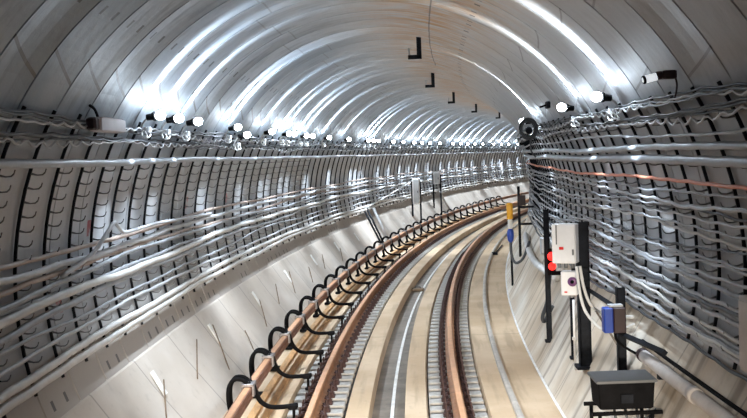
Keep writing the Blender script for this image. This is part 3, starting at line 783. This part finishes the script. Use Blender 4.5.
# thick pale hose down the right bed
pts = [(20.8, 2.34, .80), (18.5, 2.31, .70), (16.6, 2.30, .69), (15.0, 2.33, .72), (13.6, 2.36, .78)]
org = W(*pts[0]); mb = MB(); P = smooth_pts([W(*p) for p in pts], 10); mb.tube([p - org for p in P], [.055 + .006 * (i % 2) for i in range(len(P))], 10)
tag(mb.build('pale_hose', M['cab_w'], None, org), 'thick pale ribbed hose lying on the right bed behind the thin lamp post', 'hose')
t = thing('grey_junction_box', 15.0, 2.40, .98, 'small grey junction box on the right wall behind the thin lamp post', 'junction box')
mb = MB(); mb.box((-.05, 0, .13), (.15, .16, .26), bev=.012); mb.build('case', M['cabgrey'], t)
mb = MB(); mb.box((-.05, -.083, .13), (.12, .012, .21), bev=.004); mb.build('lid', M['cabinet'], t)
# dark clutter hanging left of thin post
pts = [(12.6, 2.15, .95), (12.7, 2.12, .60), (12.8, 2.06, .36), (12.9, 2.10, .28), (12.8, 2.2, .5)]
org = W(*pts[0]); mb = MB(); mb.tube([p - org for p in smooth_pts([W(*p) for p in pts], 6)], .026, 7)
tag(mb.build('dangling_cable', M['cab_d'], None, org), 'dark cable end dangling just left of the thin lamp post', 'cable')

# ------------------------------------------------------------------ equipment along the left bed
def cab_left(s, u, v, label, h=1.35, ch=.95):
    t = thing('grey_cabinet', s, u, v, label, 'cabinet')
    mb = MB(); mb.box((0, 0, h + .115 - ch / 2), (.26, .22, ch), bev=.015); mb.build('case', M['cabinet'], t)
    mb = MB(); mb.box((.02, -.115, h + .115 - ch / 2), (.20, .012, ch - .1), bev=.004); d = mb.build('door', M['cabgrey'], t)
    mb = MB(); mb.box((.08, -.13, h + .1 - ch / 2), (.02, .02, .08)); mb.build('handle', M['black'], d)
    me = None
    for xx in (-.17, .14):
        mb = MB(); z0 = bedl_v(u + xx) - v; mb.box((xx, .03, (z0 + h) / 2), (.06, .05, h - z0)); mb.build('leg', M['steel'], t)
cab_left(34.6, -2.06, .27, 'pale grey cabinet on dark legs on the left bed, nearer of two', 1.40)
cab_left(38.8, -2.10, .33, 'pale grey cabinet on dark legs on the left bed, farther of two', 1.48, .5)
for i, (a, b, m_, r_, lab) in enumerate((((27.8, -1.98, .03), (27.8, -2.50, 1.14), 'steel', .035, 'dark strut leaning against the left wall, lower left of the leaning pair'),
                                         ((28.1, -1.96, .02), (28.1, -2.46, 1.12), 'steel', .035, 'dark strut leaning against the left wall, right of the leaning pair'),
                                         ((28.9, -1.98, .03), (28.9, -2.40, 1.05), 'cab_l', .05, 'pale pole leaning against the left wall next to the dark struts'))):
    org = W(*a); mb = MB(); mb.tube([Vector((0, 0, 0)), W(*b) - org], r_, 6); tag(mb.build('leaning_strut', M[m_], None, org), lab, 'strut')
pts = [(28.0, -2.45, 1.10), (30.5, -2.42, 1.25), (33.0, -2.40, 1.45), (34.5, -2.3, 1.62)]
org = W(*pts[0]); mb = MB(); mb.tube([p - org for p in smooth_pts([W(*p) for p in pts], 6)], .024, 7); tag(mb.build('stray_cable', M['cab_w'], None, org), 'white cable slanting up to the nearer grey cabinet on the left', 'cable')
pts = [(38.9, -2.0, 1.1), (39.6, -2.0, .7), (40.5, -1.98, .3), (41.5, -1.95, .05)]
org = W(*pts[0]); mb = MB(); mb.tube([p - org for p in smooth_pts([W(*p) for p in pts], 6)], .05, 8); tag(mb.build('pale_duct', M['cab_l'], None, org), 'pale duct sloping down beside the farther grey cabinet', 'duct')
t = thing('white_board', 54.5, *polar(179.5, R - .14), 'small white slanted panel on the far left wall at the bend', 'panel')
mb = MB(); mb.box((0, 0, 0), (.06, .5, .62), Matrix.Rotation(.5, 3, 'X'), bev=.02); mb.build('board', M['cabinet'], t)
mb = MB(); mb.box((-.06, 0, 0), (.10, .1, .3)); mb.build('mount', M['steel'], t)

# white tags, wires and stubs on the left bed
def bedpt(s, u, lift=0.012): return W(s, u, bedl_v(u) + lift)
nrm = Vector((.82, 0, .57))
for i, s in enumerate([9.25, 11.85, 14.68, 17.4, 20.1, 22.9, 25.6]):
    org = bedpt(s, -2.27); mb = MB()
    p0, p1 = bedpt(s + .03, -2.345) - org, bedpt(s - .05, -2.19) - org
    y = Vector((math.sin(frame(s)[2]), math.cos(frame(s)[2]), 0)) * .05; h = Vector((.012, 0, .008))
    vs = [p0 - y, p0 + y, p1 + y, p1 - y]; vs = vs + [q + h for q in vs]
    mb.add(vs, [(3, 2, 1, 0), (4, 5, 6, 7), (0, 1, 5, 4), (1, 2, 6, 5), (2, 3, 7, 6), (3, 0, 4, 7)])
    tag(mb.build('white_tag', M['white'], None, org), 'narrow white tag stuck on the left concrete bed, %s from the bottom edge' % nth(i + 1), 'tag', 'white tags on the left bed')
WI = [(9.35, -2.24, 8.86, -2.10), (11.05, -2.29, 10.3, -2.12), (11.95, -2.30, 11.45, -2.0), (14.7, -2.22, 14.2, -2.02), (13.0, -2.1, 12.85, -1.95), (16.2, -2.25, 15.7, -2.1), (17.6, -2.28, 17.1, -2.08), (19.2, -2.2, 18.8, -2.05), (21.0, -2.25, 20.5, -2.1), (23.0, -2.2, 22.5, -2.05)]
for i, (sa, ua, sb, ub) in enumerate(WI):
    org = bedpt(sb, ub); P = smooth_pts([bedpt(sb, ub, .0), bedpt((sa + sb) / 2, (ua + ub) / 2, .045), bedpt(sa, ua, .06)], 4)
    mb = MB(); mb.tube([p - org for p in P], .0085, 5)
    tag(mb.build('bent_wire', M['wire'], None, org), 'rusty bent wire sticking out of the left concrete bed, %s from the bottom edge' % nth(i + 1), 'wire', 'wires on the left bed')
# dark lump in the centre trough
t = thing('trough_grate', 20.5, -.05, -.35, 'small dark drain cover lying across the centre trough', 'drain cover')
mb = MB(); mb.box((0, 0, .03), (.26, .22, .05), bev=.01); mb.build('cover', M['wire'], t)
mb = MB(); mb.tube([(-.06, 0, .05), (-.06, 0, .085), (.06, 0, .085), (.06, 0, .05)], .01, 6); mb.build('handle', M['steel'], t)

# ------------------------------------------------------------------ light: the train's own headlights below the camera, added cool ambient fill entering through the open ends
def spot(name, s, u, v, tgt, power, size, blend, col, rad):
    l = bpy.data.lights.new(name, 'SPOT'); l.energy = power; l.spot_size = size; l.spot_blend = blend; l.color = col; l.shadow_soft_size = rad
    o = bpy.data.objects.new(name, l); C.objects.link(o); o.location = W(s, u, v)
    o.rotation_euler = (W(*tgt) - o.location).to_track_quat('-Z', 'Y').to_euler(); return o
HL = 2150
for u in (-.75, .75):
    spot('train_headlight', .6, u, 1.55, (12.5, u * .7 - .15, -.3), HL, .66, .85, (1.0, .89, .74), .12)

w = bpy.data.worlds.new('World'); bpy.context.scene.world = w; w.use_nodes = True
bg = w.node_tree.nodes['Background']; bg.inputs[0].default_value = (.80, .88, 1.0, 1); bg.inputs[1].default_value = 0.12

# ------------------------------------------------------------------ camera
cd = bpy.data.cameras.new('camera'); cam = bpy.data.objects.new('camera', cd); C.objects.link(cam)
cd.sensor_fit = 'HORIZONTAL'; cd.sensor_width = 36.0; cd.lens = F_PX / 747 * 36.0; cd.clip_start = .05; cd.clip_end = 300
cy, sy, cp, sp_, cr_, sr = math.cos(YAW), math.sin(YAW), math.cos(PITCH), math.sin(PITCH), math.cos(ROLL), math.sin(ROLL)
fw = Vector((sy * cp, cy * cp, -sp_)); rt = Vector((cy, -sy, 0)); dn = fw.cross(rt)
rt2 = cr_ * rt + sr * dn; dn2 = -sr * rt + cr_ * dn
Mx = Matrix((rt2, -dn2, -fw)).transposed().to_4x4(); Mx.translation = Vector((CAM_U, 0, CAM_H))
cam.matrix_world = Mx
sc = bpy.context.scene; sc.camera = cam
sc.view_settings.view_transform = 'Standard'; sc.view_settings.look = 'None'; sc.view_settings.gamma = 1.0; sc.view_settings.exposure = 0.5
try: sc.view_settings.use_curve_mapping = False
except Exception: pass
